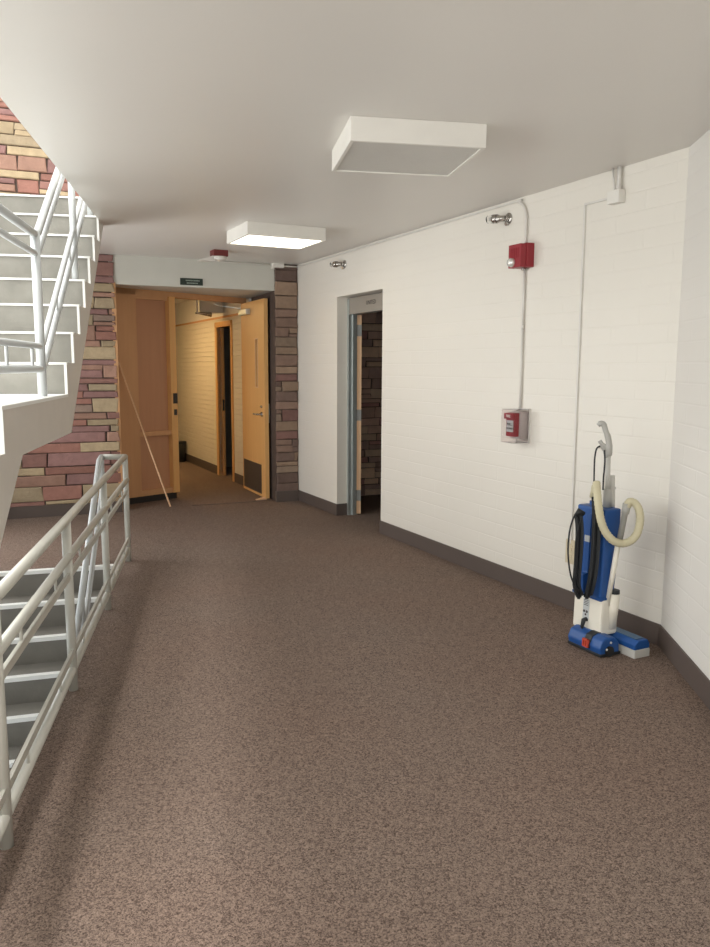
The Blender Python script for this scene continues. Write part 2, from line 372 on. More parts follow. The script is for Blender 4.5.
# ---- stone walls
PAL = [((0.33,0.165,0.13),4), ((0.29,0.155,0.130),3), ((0.37,0.22,0.165),3), ((0.43,0.335,0.215),2), ((0.36,0.285,0.19),2), ((0.28,0.20,0.16),2), ((0.30,0.17,0.155),3)]
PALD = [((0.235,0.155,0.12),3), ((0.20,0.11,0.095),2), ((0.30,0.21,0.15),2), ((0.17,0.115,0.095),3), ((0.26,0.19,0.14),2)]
def stones(name, regions, mw, label, pal, hmin=0.05, hmax=0.15, lmin=0.2, lmax=0.7, depth=0.03, seed=1):
    """ledge stone veneer: every region is (x0,x1,z0,z1,y); random courses of rough slabs over dark mortar"""
    rnd = random.Random(seed); bm = bmesh.new(); lay = bm.loops.layers.float_color.new('stone')
    cols = [c for c, k in pal for _ in range(k)]
    def slab(x0, x1, z0, z1, y, col, j):
        g = 0.0055; cx = [x0+g, x1-g]; d = depth*rnd.uniform(0.35, 1.0)
        if x1-x0 < 0.02 or z1-z0 < 0.014: return
        v = []
        ins = min(0.008, (z1-z0)*0.2)
        for yy, i in ((y+0.02, 0.0), (y-d+0.006, 0.0), (y-d, ins)):
            ring = []
            for (xx, zz) in ((x0+g+i, z0+g*0.7+i), (x1-g-i, z0+g*0.7+i), (x1-g-i, z1-g*0.7-i), (x0+g+i, z1-g*0.7-i)):
                ring.append([xx, yy, zz])
            v.append(ring)
        jit = [(rnd.uniform(-j, j), rnd.uniform(-0.006, 0.006)*1.0) for _ in range(4)]
        rings = []
        for k, ring in enumerate(v):
            rings.append([bm.verts.new((p[0]+(jit[q][0] if 0 < k else 0), p[1]+(rnd.uniform(-0.004, 0.004) if k == 2 else 0), p[2]+(jit[q][1]*0.5 if 0 < k else 0))) for q, p in enumerate(ring)])
        fs = []
        for k in range(2):
            for q in range(4): fs.append(bm.faces.new((rings[k][q], rings[k][(q+1) % 4], rings[k+1][(q+1) % 4], rings[k+1][q])))
        fs.append(bm.faces.new(rings[2]))
        s = rnd.uniform(0.85, 1.15)
        for f in fs:
            for lp in f.loops: lp[lay] = (col[0]*s, col[1]*s, col[2]*s, 1)
    def back(x0, x1, y0, y1, z0, z1):
        vs = [bm.verts.new(c) for c in ((x0,y0,z0),(x1,y0,z0),(x1,y1,z0),(x0,y1,z0),(x0,y0,z1),(x1,y0,z1),(x1,y1,z1),(x0,y1,z1))]
        for f in ((0,3,2,1),(4,5,6,7),(0,1,5,4),(1,2,6,5),(2,3,7,6),(3,0,4,7)):
            ff = bm.faces.new([vs[i] for i in f])
            for lp in ff.loops: lp[lay] = (0.10, 0.072, 0.060, 1)
    for (x0, x1, z0, z1, y, th) in regions:
        back(x0, x1, y, y+th, z0, z1)
        z = z0
        while z < z1-0.01:
            h = rnd.uniform(hmin, hmax); h = min(h, z1-z)
            if z1-z-h < 0.02: h = z1-z
            x = x0 - rnd.uniform(0, 0.2)
            while x < x1-0.001:
                l = rnd.uniform(lmin, lmax)*(1.3 if h < 0.05 else 1.0); a, c = max(x, x0), min(x+l, x1)
                if x1-c < 0.05: c = x1; l = x1-x
                if h > 0.075 and rnd.random() < 0.28:
                    zz = z+h*rnd.uniform(0.35, 0.65); slab(a, c, z, zz, y, rnd.choice(cols), 0.008); slab(a, c, zz, z+h, y, rnd.choice(cols), 0.008)
                else: slab(a, c, z, z+h, y, rnd.choice(cols), 0.010)
                x += l
            z += h
    bmesh.ops.recalc_face_normals(bm, faces=bm.faces)
    me = bpy.data.meshes.new(name); bm.to_mesh(me); bm.free(); me.materials.append(MT['stone'])
    o = bpy.data.objects.new(name, me); C.objects.link(o); o.matrix_world = mw
    return st(o, label, 'wall')
XP = -1.93   # right edge of the stone wall, left edge of the vestibule
stones('wall_back_left', [(-3.75, XP, 0, 2.6, 0.0, 0.2)], ME, 'ledge stone wall of red and tan slabs behind the stairs', PAL, seed=4)
stones('wall_back_upper', [(-3.75, 0.9, 2.8, 5.6, 0.0, 0.2)], ME, 'ledge stone wall of the storey above', PAL, seed=9)
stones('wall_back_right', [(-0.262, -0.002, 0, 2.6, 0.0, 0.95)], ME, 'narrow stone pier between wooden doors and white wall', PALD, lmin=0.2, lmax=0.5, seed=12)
stones('wall_side_room', [(WT-0.02, 2.6, 0, 2.6, -0.0, 0.2)], ME, 'stone wall of the room behind the steel door frame', [(tuple(c*2.5 for c in p[0]), p[1]) for p in PALD], hmin=0.06, hmax=0.14, lmin=0.14, lmax=0.34, seed=23)
b = MB()
b.box(-3.75, XP+0.0, -0.042, 0.0, 0, 0.115); b.box(-0.262-0.01, -0.002, -0.042, 0.0, 0, 0.12)
st(b.build('baseboard_back', 'base', mw=ME), 'dark baseboard along the stone wall', 'baseboard')
# lintel beam and vestibule
b = MB(); b.box(XP-0.05, -0.24, 0.0, 1.35, 2.315, 2.62)
st(b.build('trim_1', 'lintel', mw=ME), 'plain off white beam above the wooden doors', 'beam')

# ---- wooden screen and doorway
P_A = Vector((-1.90, 0.33)); P_B = Vector((-0.31, 1.045))
dF = (P_B-P_A).normalized(); angF = math.atan2(dF.y, dF.x)
MF = ME @ Matrix.Translation((P_A.x, P_A.y, 0)) @ Matrix.Rotation(angF, 4, 'Z')
LF = (P_B-P_A).length
pF = MF.translation; nF = (MF.to_3x3() @ Vector((0, 1, 0)))
def fx(px, py): return (MF.inverted() @ at_plane(px, py, pF, nF)).x
xa, xb, xc = fx(138.5, 400), fx(170.0, 400), fx(176.0, 400)
xr = fx(243.5, 400)
scr = empty('door_frame', MF, 'tan wooden screen and door frame with two recessed panels left of the doorway', 'door frame', kind='structure')
scr.name = 'trim_2'
zb = 0.075
b = MB(); b.box(-0.12, xa, -0.01, 0.03, zb, 2.33); b.build('plain_board', 'ply', scr)
b = MB(); b.box(xa, xb, 0.045, 0.06, zb, 2.3); b.build('recessed_panel', 'ply2', scr, label='darker recessed wooden panel')
b = MB(); b.box(xb, xc, -0.03, 0.07, zb, 2.26); b.build('stile', 'wood', scr)
b = MB(); b.box(xa, xb, -0.01, 0.045, 0.735, 0.785); b.box(xa, xb, -0.01, 0.045, zb, 0.135); b.build('rail', 'ply', scr)
b = MB(); b.box(-0.12, LF, -0.01, 0.07, 2.255, 2.34); b.box(xa, xb, -0.005, 0.045, 2.215, 2.255); b.build('head', 'ply', scr)
b = MB(); b.box(LF-0.015, LF+0.05, -0.01, 0.06, 0, 2.255); b.build('jamb', 'wood', scr)
b = MB(); b.box(-0.12, xc-0.01, 0.02, 0.06, 0, zb); b.build('base_strip', 'dark', scr, label='dark base under the wooden screen')
b = MB(); b.box(xb+0.022, xc-0.002, -0.034, -0.028, 1.085, 1.20); b.build('strike_plate', 'dark', scr, label='dark strike plate')
b = MB(); b.box(xb+0.030, xc-0.012, -0.034, -0.028, 0.955, 1.02); b.build('latch_plate', 'dark', scr, label='small latch plate')
# left reveal clad in wood
b = MB(); b.box(XP-0.03, XP+0.012, -0.012, 0.62, 0.10, 2.33); b.box(XP-0.03, XP+0.008, 0.0, 0.6, 0, 0.10)
st(b.build('trim_3', 'ply', mw=ME), 'wooden board closing the left side of the doorway recess', 'trim')
b = MB(); b.box(-1.19, -0.30, 0.06, 0.075, 0.0, 0.006)
st(b.build('trim_4', 'base', mw=ME, bevel=0.002), 'thin carpet joint strip across the doorway', 'trim')

# open leaf
hg = ME @ Vector((-0.375, 1.02, 0)); fe = ME @ Vector((-0.338, 0.16, 0))
dl = (fe-hg); Ld = dl.length; MD = Matrix.Translation(hg) @ Matrix.Rotation(math.atan2(dl.y, dl.x), 4, 'Z')   # x from hinge to free edge; +y faces? right of travel is room side
d1 = empty('door_1', MD, 'open tan wooden door leaf with narrow vision slit and dark kick plate', 'door', kind='structure')
side = -1  # leaf face seen from the hall is at -y or +y, found by the sign below
vn = (MD.to_3x3() @ Vector((0, 1, 0)))
if vn.dot(Vector((0, 0, 0)) - hg) > 0: side = 1
TD = 0.045
def yy(a, c): return (min(a*side, c*side), max(a*side, c*side))
b = MB()
vx0, vx1, vz0, vz1 = 0.55, 0.62, 1.27, 1.81
y0, y1 = yy(0, -TD)
b.box(0, vx0, y0, y1, 0.012, 2.245); b.box(vx1, Ld, y0, y1, 0.012, 2.245); b.box(vx0, vx1, y0, y1, 0.012, vz0); b.box(vx0, vx1, y0, y1, vz1, 2.245)
lf1 = b.build('leaf', 'wood', d1)
y0, y1 = yy(-0.018, -0.026); b = MB(); b.box(vx0, vx1, y0, y1, vz0, vz1); b.build('vision_glass', 'dglass', lf1)
y0, y1 = yy(0.004, -0.002); b = MB()
for q in ((vx0-0.012, vx0, vz0-0.012, vz1+0.012), (vx1, vx1+0.012, vz0-0.012, vz1+0.012), (vx0, vx1, vz0-0.012, vz0), (vx0, vx1, vz1, vz1+0.012)): b.box(q[0], q[1], y0, y1, q[2], q[3])
b.build('glazing_bead', 'pale', lf1)
y0, y1 = yy(0.0025, 0.0); b = MB(); b.box(0.035, Ld-0.14, y0, y1, 0.045, 0.385); b.build('kick_plate', 'greyplate', lf1, label='dark brown kick plate')
lev = MB(); hx = Ld-0.10; hz = 0.965
lev.tube([(hx, 0.0, hz), (hx, 0.010*side, hz)], 0.028, 16); lev.tube([(hx, 0.008*side, hz), (hx, 0.055*side, hz), (hx-0.03, 0.062*side, hz), (hx-0.13, 0.06*side, hz)], 0.011, 10)
lev.tube([(hx, 0.0, hz+0.085), (hx, 0.014*side, hz+0.085)], 0.015, 12)
lev.build('lever_handle', 'chrome', lf1)
lev = MB(); lev.box(hx-0.03, hx+0.03, min(-TD*side, -(TD+0.012)*side), max(-TD*side, -(TD+0.012)*side), hz-0.12, hz+0.11)
lev.tube([(hx, -TD*side, hz), (hx, -(TD+0.04)*side, hz)], 0.011, 10); lev.tube([(hx+0.02, -(TD+0.035)*side, hz-0.1), (hx+0.02, -(TD+0.035)*side, hz+0.12)], 0.010, 10)
lev.build('escutcheon', 'steel', lf1)
y0, y1 = yy(0.055, 0.0); b = MB(); b.box(0.07, 0.37, y0, y1, 2.10, 2.165, bev=0.006); b.build('door_closer', 'steel', lf1)
b = MB(); b.bar((0.12, 0.04*side, 2.18), (-0.02, 0.26*side, 2.215), 0.02, 0.008); b.bar((-0.02, 0.26*side, 2.215), (-0.03, 0.32*side, 2.235), 0.02, 0.008); b.build('closer_arm', 'steel', lf1)

# ---- corridor behind the doorway
XC = -0.285
MC = ME @ Matrix.Translation((XC, 1.05, 0)) @ Matrix.Rotation(math.pi/2+TH-TE, 4, 'Z')   # x along corridor away, y to the left (negative = into the wall)
c0, c1 = 0.66, 1.27
b = MB(); b.box(-0.06, c0, -0.08, 0, 0, 2.15); b.box(c1, 6.5, -0.08, 0, 0, 2.15); b.box(c0, c1, -0.08, 0, 2.02, 2.15)
st(b.build('wall_corridor_right', 'corr', mw=MC), 'cream painted brick wall inside the corridor', 'wall')
b = MB(); b.box(0, 6.5, -0.16, -0.02, 2.15, 2.5)
st(b.build('wall_corridor_top', 'plaster', mw=MC), 'plain band of wall above the corridor brick', 'wall')
b = MB(); b.box(0, 6.5, -0.02, 0.012, 2.135, 2.16)
st(b.build('trim_5', 'ply', mw=MC), 'thin brown strip along the top of corridor brick', 'trim')
b = MB(); b.box(0.0, c0-0.07, 0, 0.012, 0, 0.12); b.box(c1+0.07, 6.5, 0, 0.012, 0, 0.12)
st(b.build('baseboard_corridor', 'base', mw=MC), 'dark baseboard of the corridor', 'baseboard')
b = MB()
b.box(c0-0.05, c0, -0.085, 0.018, 0, 2.09); b.box(c1, c1+0.085, -0.085, 0.018, 0, 2.09); b.box(c0-0.05, c1+0.085, -0.085, 0.018, 2.02, 2.09)
dd = empty('door_2', MC, 'dark inner doorway with tan wooden frame in the corridor', 'door', kind='structure')
b.build('door_casing', 'wood', dd)
b = MB(); b.box(c1-0.02, c1-0.001, -0.07, -0.04, 0, 2.02); b.build('door_stop', 'wood', dd)
b = MB(); b.box(c1-0.026, c1-0.02, -0.068, -0.042, 0.90, 1.05); b.build('strike_plate', 'chrome', dd)
b = MB(); b.box(c0+0.02, c1, -0.9, -0.86, 0.0, 2.02); b.build('shade_sheet', 'greyplate', dd, label='dark sheet standing in for the shade inside the doorway')  # dark sheet, its colour stands in for shade in the opening
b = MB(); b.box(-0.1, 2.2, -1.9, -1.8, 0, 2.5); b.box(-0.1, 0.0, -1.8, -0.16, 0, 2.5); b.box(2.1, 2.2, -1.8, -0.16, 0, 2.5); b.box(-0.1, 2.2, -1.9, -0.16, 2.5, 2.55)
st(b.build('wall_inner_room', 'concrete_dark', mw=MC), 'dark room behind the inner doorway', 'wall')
b = MB(); b.box(-0.45, 6.5, 1.75, 1.9, 0, 2.5); b.box(6.5, 6.6, -0.16, 1.9, 0, 2.5)
st(b.build('wall_corridor_left', 'plaster', mw=MC), 'plain left and far walls of the corridor', 'wall')
b = MB(); b.box(-0.02, 6.6, -0.16, 1.9, 2.5, 2.6)
st(b.build('ceiling_corridor', 'plaster', mw=MC), 'ceiling of the corridor', 'ceiling')
# corridor light, duct box, pipe, sprinkler, bin
cl = empty('ceiling_light', MC @ Matrix.Translation((1.75, 1.15, 2.5)), 'glowing box light on the corridor ceiling beyond the doorway', 'light')
b = MB(); b.box(-0.3, 0.3, -0.3, 0.3, -0.08, 0.0); b.build('housing', 'white', cl)
b = MB(); b.box(-0.27, 0.27, -0.27, 0.27, -0.088, -0.08); b.build('diffuser', 'litw', cl)
b = MB(); b.box(0.95, 1.15, 0.02, 0.33, 2.2, 2.5)
tag(b.build('duct_box', 'lintel', mw=MC, bevel=0.004), 'beige square duct box hanging from the corridor ceiling', 'duct')
b = MB(); b.tube([MC @ Vector((0.9, 0.38, 2.5)), MC @ Vector((0.9, 0.38, 2.18))], 0.014, 10)
tag(b.build('drop_pipe', 'white'), 'short white pipe dropping from corridor ceiling left of the duct box', 'pipe')
b = MB(); b.tube([MC @ Vector((0.9, 0.40, 2.18)), MC @ Vector((0.9, 0.36, 2.18)), MC @ Vector((0.9, 0.26, 2.17)), MC @ Vector((0.9, 0.19, 2.165))], [0.012, 0.012, 0.022, 0.03], 12)
tag(b.build('sprinkler_head', 'chrome'), 'small metal sprinkler at the foot of the drop pipe', 'sprinkler')
bp_ = at_z(178.6, 461.5, 0)
b = MB(); 
for z0_, z1_, r0_, r1_ in ((0, 0.30, 0.10, 0.12), (0.30, 0.32, 0.125, 0.125)):
    b.tube([(bp_.x, bp_.y, z0_), (bp_.x, bp_.y, z1_)], [r0_, r1_], 20)
tag(b.build('waste_bin', 'rubber'), 'dark waste bin on the corridor carpet beside the brick wall', 'bin')

# ---- room behind the steel frame
b = MB(); b.box(0.0, 3.4, 2.2, 2.3, 0, 2.6); b.box(3.3, 3.4, WT, 2.3, 0, 2.6); b.box(0, 3.4, WT, 2.3, 2.55, 2.6)
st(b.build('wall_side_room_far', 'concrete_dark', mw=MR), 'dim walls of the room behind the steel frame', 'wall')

fr = empty('door_3', MR, 'galvanised steel door frame with tan wooden leaf swung into the dark room', 'door', kind='structure')
b = MB()
for a in (0, 1):
    # pressed steel jamb with a double rabbet
    def jx(v): return S0+v if a == 0 else S1-v
    for (u0_, u1_, v0, v1) in ((0.0, 0.035, 0.11, 0.215), (0.0, 0.052, 0.15, 0.185)):
        b.box(min(jx(u0_), jx(u1_)), max(jx(u0_), jx(u1_)), v0, v1, 0, 2.16)
b.build('jamb', 'steel', fr)
b = MB(); b.box(S0, S1, 0.115, 0.20, 2.015, 2.17); b.build('head', 'headp', fr, label='grey painted head of the frame')
text('head_stamp', 'UNITED', 0.055, 'ink', fr, Matrix.Translation((S0+0.50, 0.1135, 2.10)) @ Matrix.Rotation(math.pi/2, 4, 'X'))
leafd = MR.to_3x3().inverted() @ Vector((0.17, 0.985, 0)); la = math.atan2(leafd.y, leafd.x)
ML = Matrix.Translation((S0+0.048, 0.222, 0)) @ Matrix.Rotation(la, 4, 'Z')
b = MB(); b.box(0.0, 0.78, -0.0225, 0.0225, 0.01, 2.01, m=ML); b.build('leaf', 'pale', fr)
for z in (0.2, 1.02, 1.86):
    hb = MB(); hb.box(-0.004, 0.0, -0.0225, 0.0225, z-0.055, z+0.055, m=ML); hb.box(S0+0.036, S0+0.039, 0.165, 0.215, z-0.055, z+0.055)
    hb.tube([ML @ Vector((-0.008, -0.028 if la < math.pi/2 else 0.028, z-0.057)), ML @ Vector((-0.008, -0.028 if la < math.pi/2 else 0.028, z+0.057))], 0.007, 8)
    hb.build('hinge', 'hingem', fr)

# ================================================================== STAIRS
R_, T_ = 0.184, 0.26
Z0 = 1.333; Y0 = 4.79
# concrete flights: upper flight, landing, lower flight (one cast piece)
def profile():
    p = []
    # lower flight from hall floor up to the landing
    yb = 3.36; n = 7; r = Z0/7.0
    y = yb-0.26*(n-1); z = 0
    p.append((y, 0))
    for k in range(n):
        z += r; p.append((y, z))
        if k < n-1: y += 0.26; p.append((y, z))
    p.append((Y0, Z0)); y = Y0; z = Z0
    for k in range(8):
        z += R_; p.append((y, z))
        if k < 7: y += T_; p.append((y, z))
    top = list(p)
    ytop = y
    low = [(ytop, 2.58), (ytop+0.02, 2.52)]
    low = [(YU, 2.60), (4.87, 1.105), (3.67, 1.105), (2.15, 0.0)]
    return top + low, top
poly, top = profile()
upst = empty('concrete_staircase', Matrix.Translation((XE, 3.36, 0)), 'concrete stairs climbing over a landing to the storey above', 'stairs')
TI = Matrix.Translation((-XE, -3.36, 0))
b = MB(); b.prism(poly, 'x', XS, XE-0.012, m=TI); b.build('flight', 'concrete', upst)
b = MB(); b.prism(poly, 'x', XE-0.012, XE, m=TI); b.build('stringer', 'strpaint', upst, label='beige painted side face')
# white painted nosing strips
zz = Z0
for k in range(8):
    y = Y0+T_*k; z = Z0+R_*(k+1)
    b = MB(); b.box(XS, XE+0.006, y-0.010, y+0.03, z-0.010, z+0.003, m=TI); b.build('nosing', 'nosing', upst)
b = MB(); b.box(XS, XE+0.006, 3.348, Y0-0.002, Z0-0.012, Z0+0.004, m=TI); b.build('landing_top', 'nosing', upst, label='white painted landing surface')
for k in range(3):
    y = 3.36-0.26*k; z = Z0*(7-k)/7.0
    b = MB(); b.box(XE-0.02, XE+0.005, y-0.003, y+0.002, z-Z0/7.0, z, m=TI); b.build('edge_line', 'nosing', upst)
for k in range(8):
    y = Y0+T_*k; z = Z0+R_*(k+1)
    b = MB(); b.box(XE-0.01, XE+0.004, y-0.003, y+0.002, z-R_, z-0.01, m=TI); b.build('edge_line', 'nosing', upst)

# descending flight
sk = 0.12
dn = empty('concrete_staircase', Matrix.Translation((XW, YN, 0)), 'concrete stairs descending below the hall floor behind the long railing', 'stairs')
TD_ = 0.235; RD = 0.18
TI2 = Matrix.Translation((-XW, -YN, 0))
def ysk(k, x): return YN - TD_*k + sk*(x+1.15)
bmf = MB()
nst = 15
for k in range(1, nst+1):
    # tread k lies between nosing k-1 and nosing k
    xa_, xb_ = XS, XW-0.005
    y_far = lambda x: ysk(k-1, x) - 0.0; y_near = lambda x: ysk(k, x)
    bmf.prism([(xa_, y_near(xa_)), (xb_, y_near(xb_)), (xb_, y_far(xb_)+0.02), (xa_, y_far(xa_)+0.02)], 'z', -RD*k-0.24, -RD*k, m=TI2)
bmf.prism([(XS, ysk(0, XS)), (XW-0.005, ysk(0, XW)), (XW-0.005, ysk(0, XW)+0.02), (XS, ysk(0, XS)+0.02)], 'z', -RD-0.1, -0.02, m=TI2)
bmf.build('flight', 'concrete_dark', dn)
for k in range(0, nst):
    xa_, xb_ = XS, XW-0.006
    b = MB(); b.prism([(xa_, ysk(k, xa_)-0.012), (xb_, ysk(k, xb_)-0.012), (xb_, ysk(k, xb_)+0.035), (xa_, ysk(k, xa_)+0.035)], 'z', -RD*k-0.022, -RD*k+0.006, m=TI2)
    b.build('nosing', 'nosing', dn)

# ================================================================== RAILINGS
XR = -0.70
PY = [6.12, 4.89, 3.65, 2.43, 1.2]
rail = empty('guard_railing', Matrix.Translation((XR, 6.12, 0)) @ Matrix.Rotation(0.0055, 4, 'Z'), 'long pale painted tube railing standing on the carpet beside the stair well', 'railing')
TR = lambda p: (p[0]-XR, p[1]-6.12, p[2])
b = MB(); b.tube([TR((XR, 6.13, 0.815)), TR((XR, 1.15, 0.795))], 0.021, 14); b.tube([TR((XR, 6.12, 0.815)), TR((-0.86, 6.14, 0.815))], 0.021, 14); b.build('top_rail', 'rail', rail)
b = MB(); b.tube([TR((XR+0.008, 6.13, 0.64)), TR((XR+0.008, 1.2, 0.64))], 0.019, 12); b.build('middle_rail', 'rail', rail)
b = MB(); b.tube([TR((XR, 6.12, 0.10)), TR((XR, 1.2, 0.10))], 0.019, 12); b.build('bottom_rail', 'rail', rail)
for y in PY:
    b = MB(); b.tube([TR((XR, y, 0.0)), TR((XR, y, 0.81))], 0.021, 14); b.build('post', 'rail', rail)
for i in range(4):
    ya, yb_ = PY[i], PY[i+1]
    for z, zt in ((0.55, 0.64), (0.185, 0.10)):
        b = MB(); b.bar(TR((XR+0.006, ya-0.01, z)), TR((XR+0.006, yb_+0.01, z)), 0.014, 0.032)
        n = 2
        for k in range(n):
            y = ya+(yb_-ya)*(k+0.5)/n if n > 1 else (ya+yb_)/2
            b.tube([TR((XR+0.004, y, z)), TR((XR+0.002, y, zt))], 0.006, 8)
        b.build('flat_bar', 'rail', rail)
# stair handrail going down
hr = empty('guard_railing', Matrix.Translation((-0.86, 6.12, 0)), 'handrail in a daylit white tone sloping down the stairs from the far end of the long railing', 'railing')
XH = -0.875
sl = RD/TD_
def HR(y, z): return (XH+0.86, y-6.12, z)
b = MB()
b.tube([HR(6.12, 0.0), HR(6.12, 0.80)], 0.021, 14); b.build('post', 'rail_lit', hr)
b = MB(); b.tube([HR(6.14, 0.815), HR(6.02, 0.80), HR(3.1, 0.78-(6.02-3.1)*sl)], 0.021, 14); b.build('top_rail', 'rail_lit', hr)
b = MB(); b.tube([HR(6.12, 0.60), HR(3.1, 0.60-(6.02-3.1)*sl)], 0.014, 10); b.build('middle_rail', 'rail_lit', hr)
b = MB(); b.bar(HR(6.10, 0.50), HR(3.1, 0.50-(6.02-3.1)*sl), 0.012, 0.028); b.build('flat_bar', 'rail_lit', hr)
for y in (5.05, 3.9):
    k = math.ceil((YN+sk*(XH+1.15)-y)/TD_)
    b = MB(); b.tube([HR(y, -RD*k), HR(y, 0.78-(6.02-y)*sl)], 0.019, 12); b.build('post', 'rail_lit', hr)
# railing on the landing and upper flight
XG = -0.925
ur = empty('guard_railing', Matrix.Translation((XG, 4.45, Z0)), 'white tube railing on the landing rising with the upper stair flight', 'railing')
SU = R_/T_
def UR(y, z): return (0, y-4.45, z-Z0)
levels = [(0.85, 0.021, 'top_rail'), (0.75, 0.016, 'middle_rail'), (0.27, 0.017, 'middle_rail'), (0.15, 0.019, 'bottom_rail')]
for h, r, nm in levels:
    ye = 6.55
    b = MB(); b.tube([UR(3.2, Z0+h), UR(4.45, Z0+h), UR(4.52, Z0+h+0.02), UR(ye, Z0+h+0.02+(ye-4.52)*SU)], r, 12); b.build(nm, 'rail_lit', ur)
b = MB(); b.tube([UR(4.45, Z0), UR(4.45, Z0+0.86)], 0.024, 14); b.build('post', 'rail_lit', ur)
for k in (4, 7):
    y = Y0+T_*(k-1)+0.06; z = Z0+R_*k
    b = MB(); b.tube([UR(y, z), UR(y, Z0+0.87+(y-4.52)*SU)], 0.022, 14); b.build('post', 'rail_lit', ur)
for y in (4.25, 3.75):
    b = MB(); b.tube([UR(y, Z0+0.15), UR(y, Z0+0.27)], 0.008, 8); b.build('peg', 'rail_lit', ur)
for y in (4.95, 5.45):
    zz = Z0+0.02+(y-4.52)*SU
    b = MB(); b.tube([UR(y, zz+0.15), UR(y, zz+0.27)], 0.008, 8); b.build('peg', 'rail_lit', ur)

# ================================================================== CEILING LIGHTS
def fixture(mw, sx, sy, h, label, dm):
    e = empty('ceiling_light', mw, label, 'light')
    t = 0.018
    b = MB()
    b.box(0, sx, 0, t, -h, 0); b.box(0, sx, sy-t, sy, -h, 0); b.box(0, t, t, sy-t, -h, 0); b.box(sx-t, sx, t, sy-t, -h, 0); b.box(t, sx-t, t, sy-t, -0.01, 0)
    b.build('housing', 'white', e, bevel=0.002)
    b = MB(); b.box(t+0.001, sx-t-0.001, t+0.001, sy-t-0.001, -h+0.006, -h+0.012); b.build('diffuser', dm, e)
    return e
fixture(Matrix.Translation((0.604, 3.575, 2.6)), 0.63, 0.57, 0.105, 'unlit square white box light on the ceiling nearest the viewer', 'diff')
fa = at_z(248, 233-11, 2.6)
fixture(Matrix.Translation((0.253, 6.20, 2.6)) @ Matrix.Rotation(math.radians(16.4), 4, 'Z'), 0.655, 0.53, 0.10, 'glowing square white box light on the ceiling near the wooden doors', 'lit')

# ================================================================== SMALL THINGS ON THE RIGHT WALL
def on_wall(s, z): return MR @ Matrix.Translation((s, 0, z))
# conduit along the ceiling and down to the pull station
sC = 3.935
pts = [(-0.05, -0.02, 2.575), (1.2, -0.015, 2.577), (2.6, -0.013, 2.58), (sC-0.16, -0.013, 2.58), (sC-0.08, -0.013, 2.568), (sC-0.025, -0.013, 2.53), (sC, -0.013, 2.46), (sC, -0.013, 2.30)]
b = MB(); b.tube(smooth_path(pts, 5), 0.0075, 10)
tag(b.build('conduit', 'conduit', mw=MR), 'thin painted conduit running under the ceiling and bending down to the red alarm', 'conduit')
b = MB(); b.tube([(sC, -0.013, 2.16), (sC, -0.013, 1.76)], 0.0075, 10); b.tube([(sC, -0.013, 1.775), (sC, -0.013, 1.75)], 0.010, 10); b.tube([(sC, -0.013, 1.76), (sC, -0.013, 1.22)], 0.0075, 10)
tag(b.build('conduit', 'conduit', mw=MR), 'vertical conduit between the red alarm and the covered pull station', 'conduit')
# raceway
b = MB(); b.box(4.463, 4.475, -0.012, 0, 0.42, 2.455); b.box(4.463, 4.68, -0.012, 0, 2.443, 2.455)
tag(b.build('surface_raceway', 'conduit', mw=MR), 'slim raceway dropping from the white box to the wall outlet', 'raceway')
jb = MB(); jb.box(4.685, 4.775, -0.05, 0, 2.405, 2.475, bev=0.004)
tag(jb.build('junction_box', 'white', mw=MR), 'small white junction box high on the wall above the vacuum', 'junction box')
b = MB(); b.tube([(4.745, -0.022, 2.475), (4.742, -0.02, 2.6)], 0.012, 10); b.tube([(4.715, -0.02, 2.475), (4.69, -0.02, 2.6)], 0.006, 8)
tag(b.build('conduit', 'conduit', mw=MR), 'short conduit from the white junction box up to the ceiling', 'conduit')
# outlet
o_ = empty('wall_outlet', on_wall(4.468, 0.37), 'beige duplex outlet low on the wall behind the vacuum', 'outlet')
b = MB(); b.box(-0.04, 0.04, -0.012, 0, -0.075, 0.075, bev=0.003); b.build('cover_plate', 'beige', o_)
for z in (-0.03, 0.03):
    b = MB(); b.tube([(0, -0.012, z), (0, -0.016, z)], 0.021, 16); b.build('socket', 'beige', o_)
# strobe
a_ = empty('fire_alarm_strobe', on_wall(sC+0.012, 2.217), 'red fire alarm strobe on the white brick wall', 'alarm')
b = MB(); b.box(-0.065, 0.065, -0.062, 0, -0.075, 0.075, bev=0.003); b.build('back_box', 'red', a_)
b = MB(); b.box(-0.062, 0.062, -0.108, -0.062, -0.078, 0.068, bev=0.004)
for k in range(5): b.box(-0.035+0.018*k-0.003, -0.035+0.018*k+0.003, -0.111, -0.106, -0.02, 0.045)
fp_ = b.build('front_plate', 'red', a_)
b = MB(); b.tube([(-0.02, -0.106, -0.045), (-0.02, -0.12, -0.045), (-0.02, -0.135, -0.045), (-0.02, -0.142, -0.045)], [0.030, 0.029, 0.022, 0.008], 16)
b.build('strobe_lens', 'lens', fp_, label='clear silver strobe lens')
b = MB(); b.tube([(0.0, -0.03, -0.075), (0.0, -0.03, -0.09)], 0.016, 12); b.build('box_connector', 'chrome', a_)
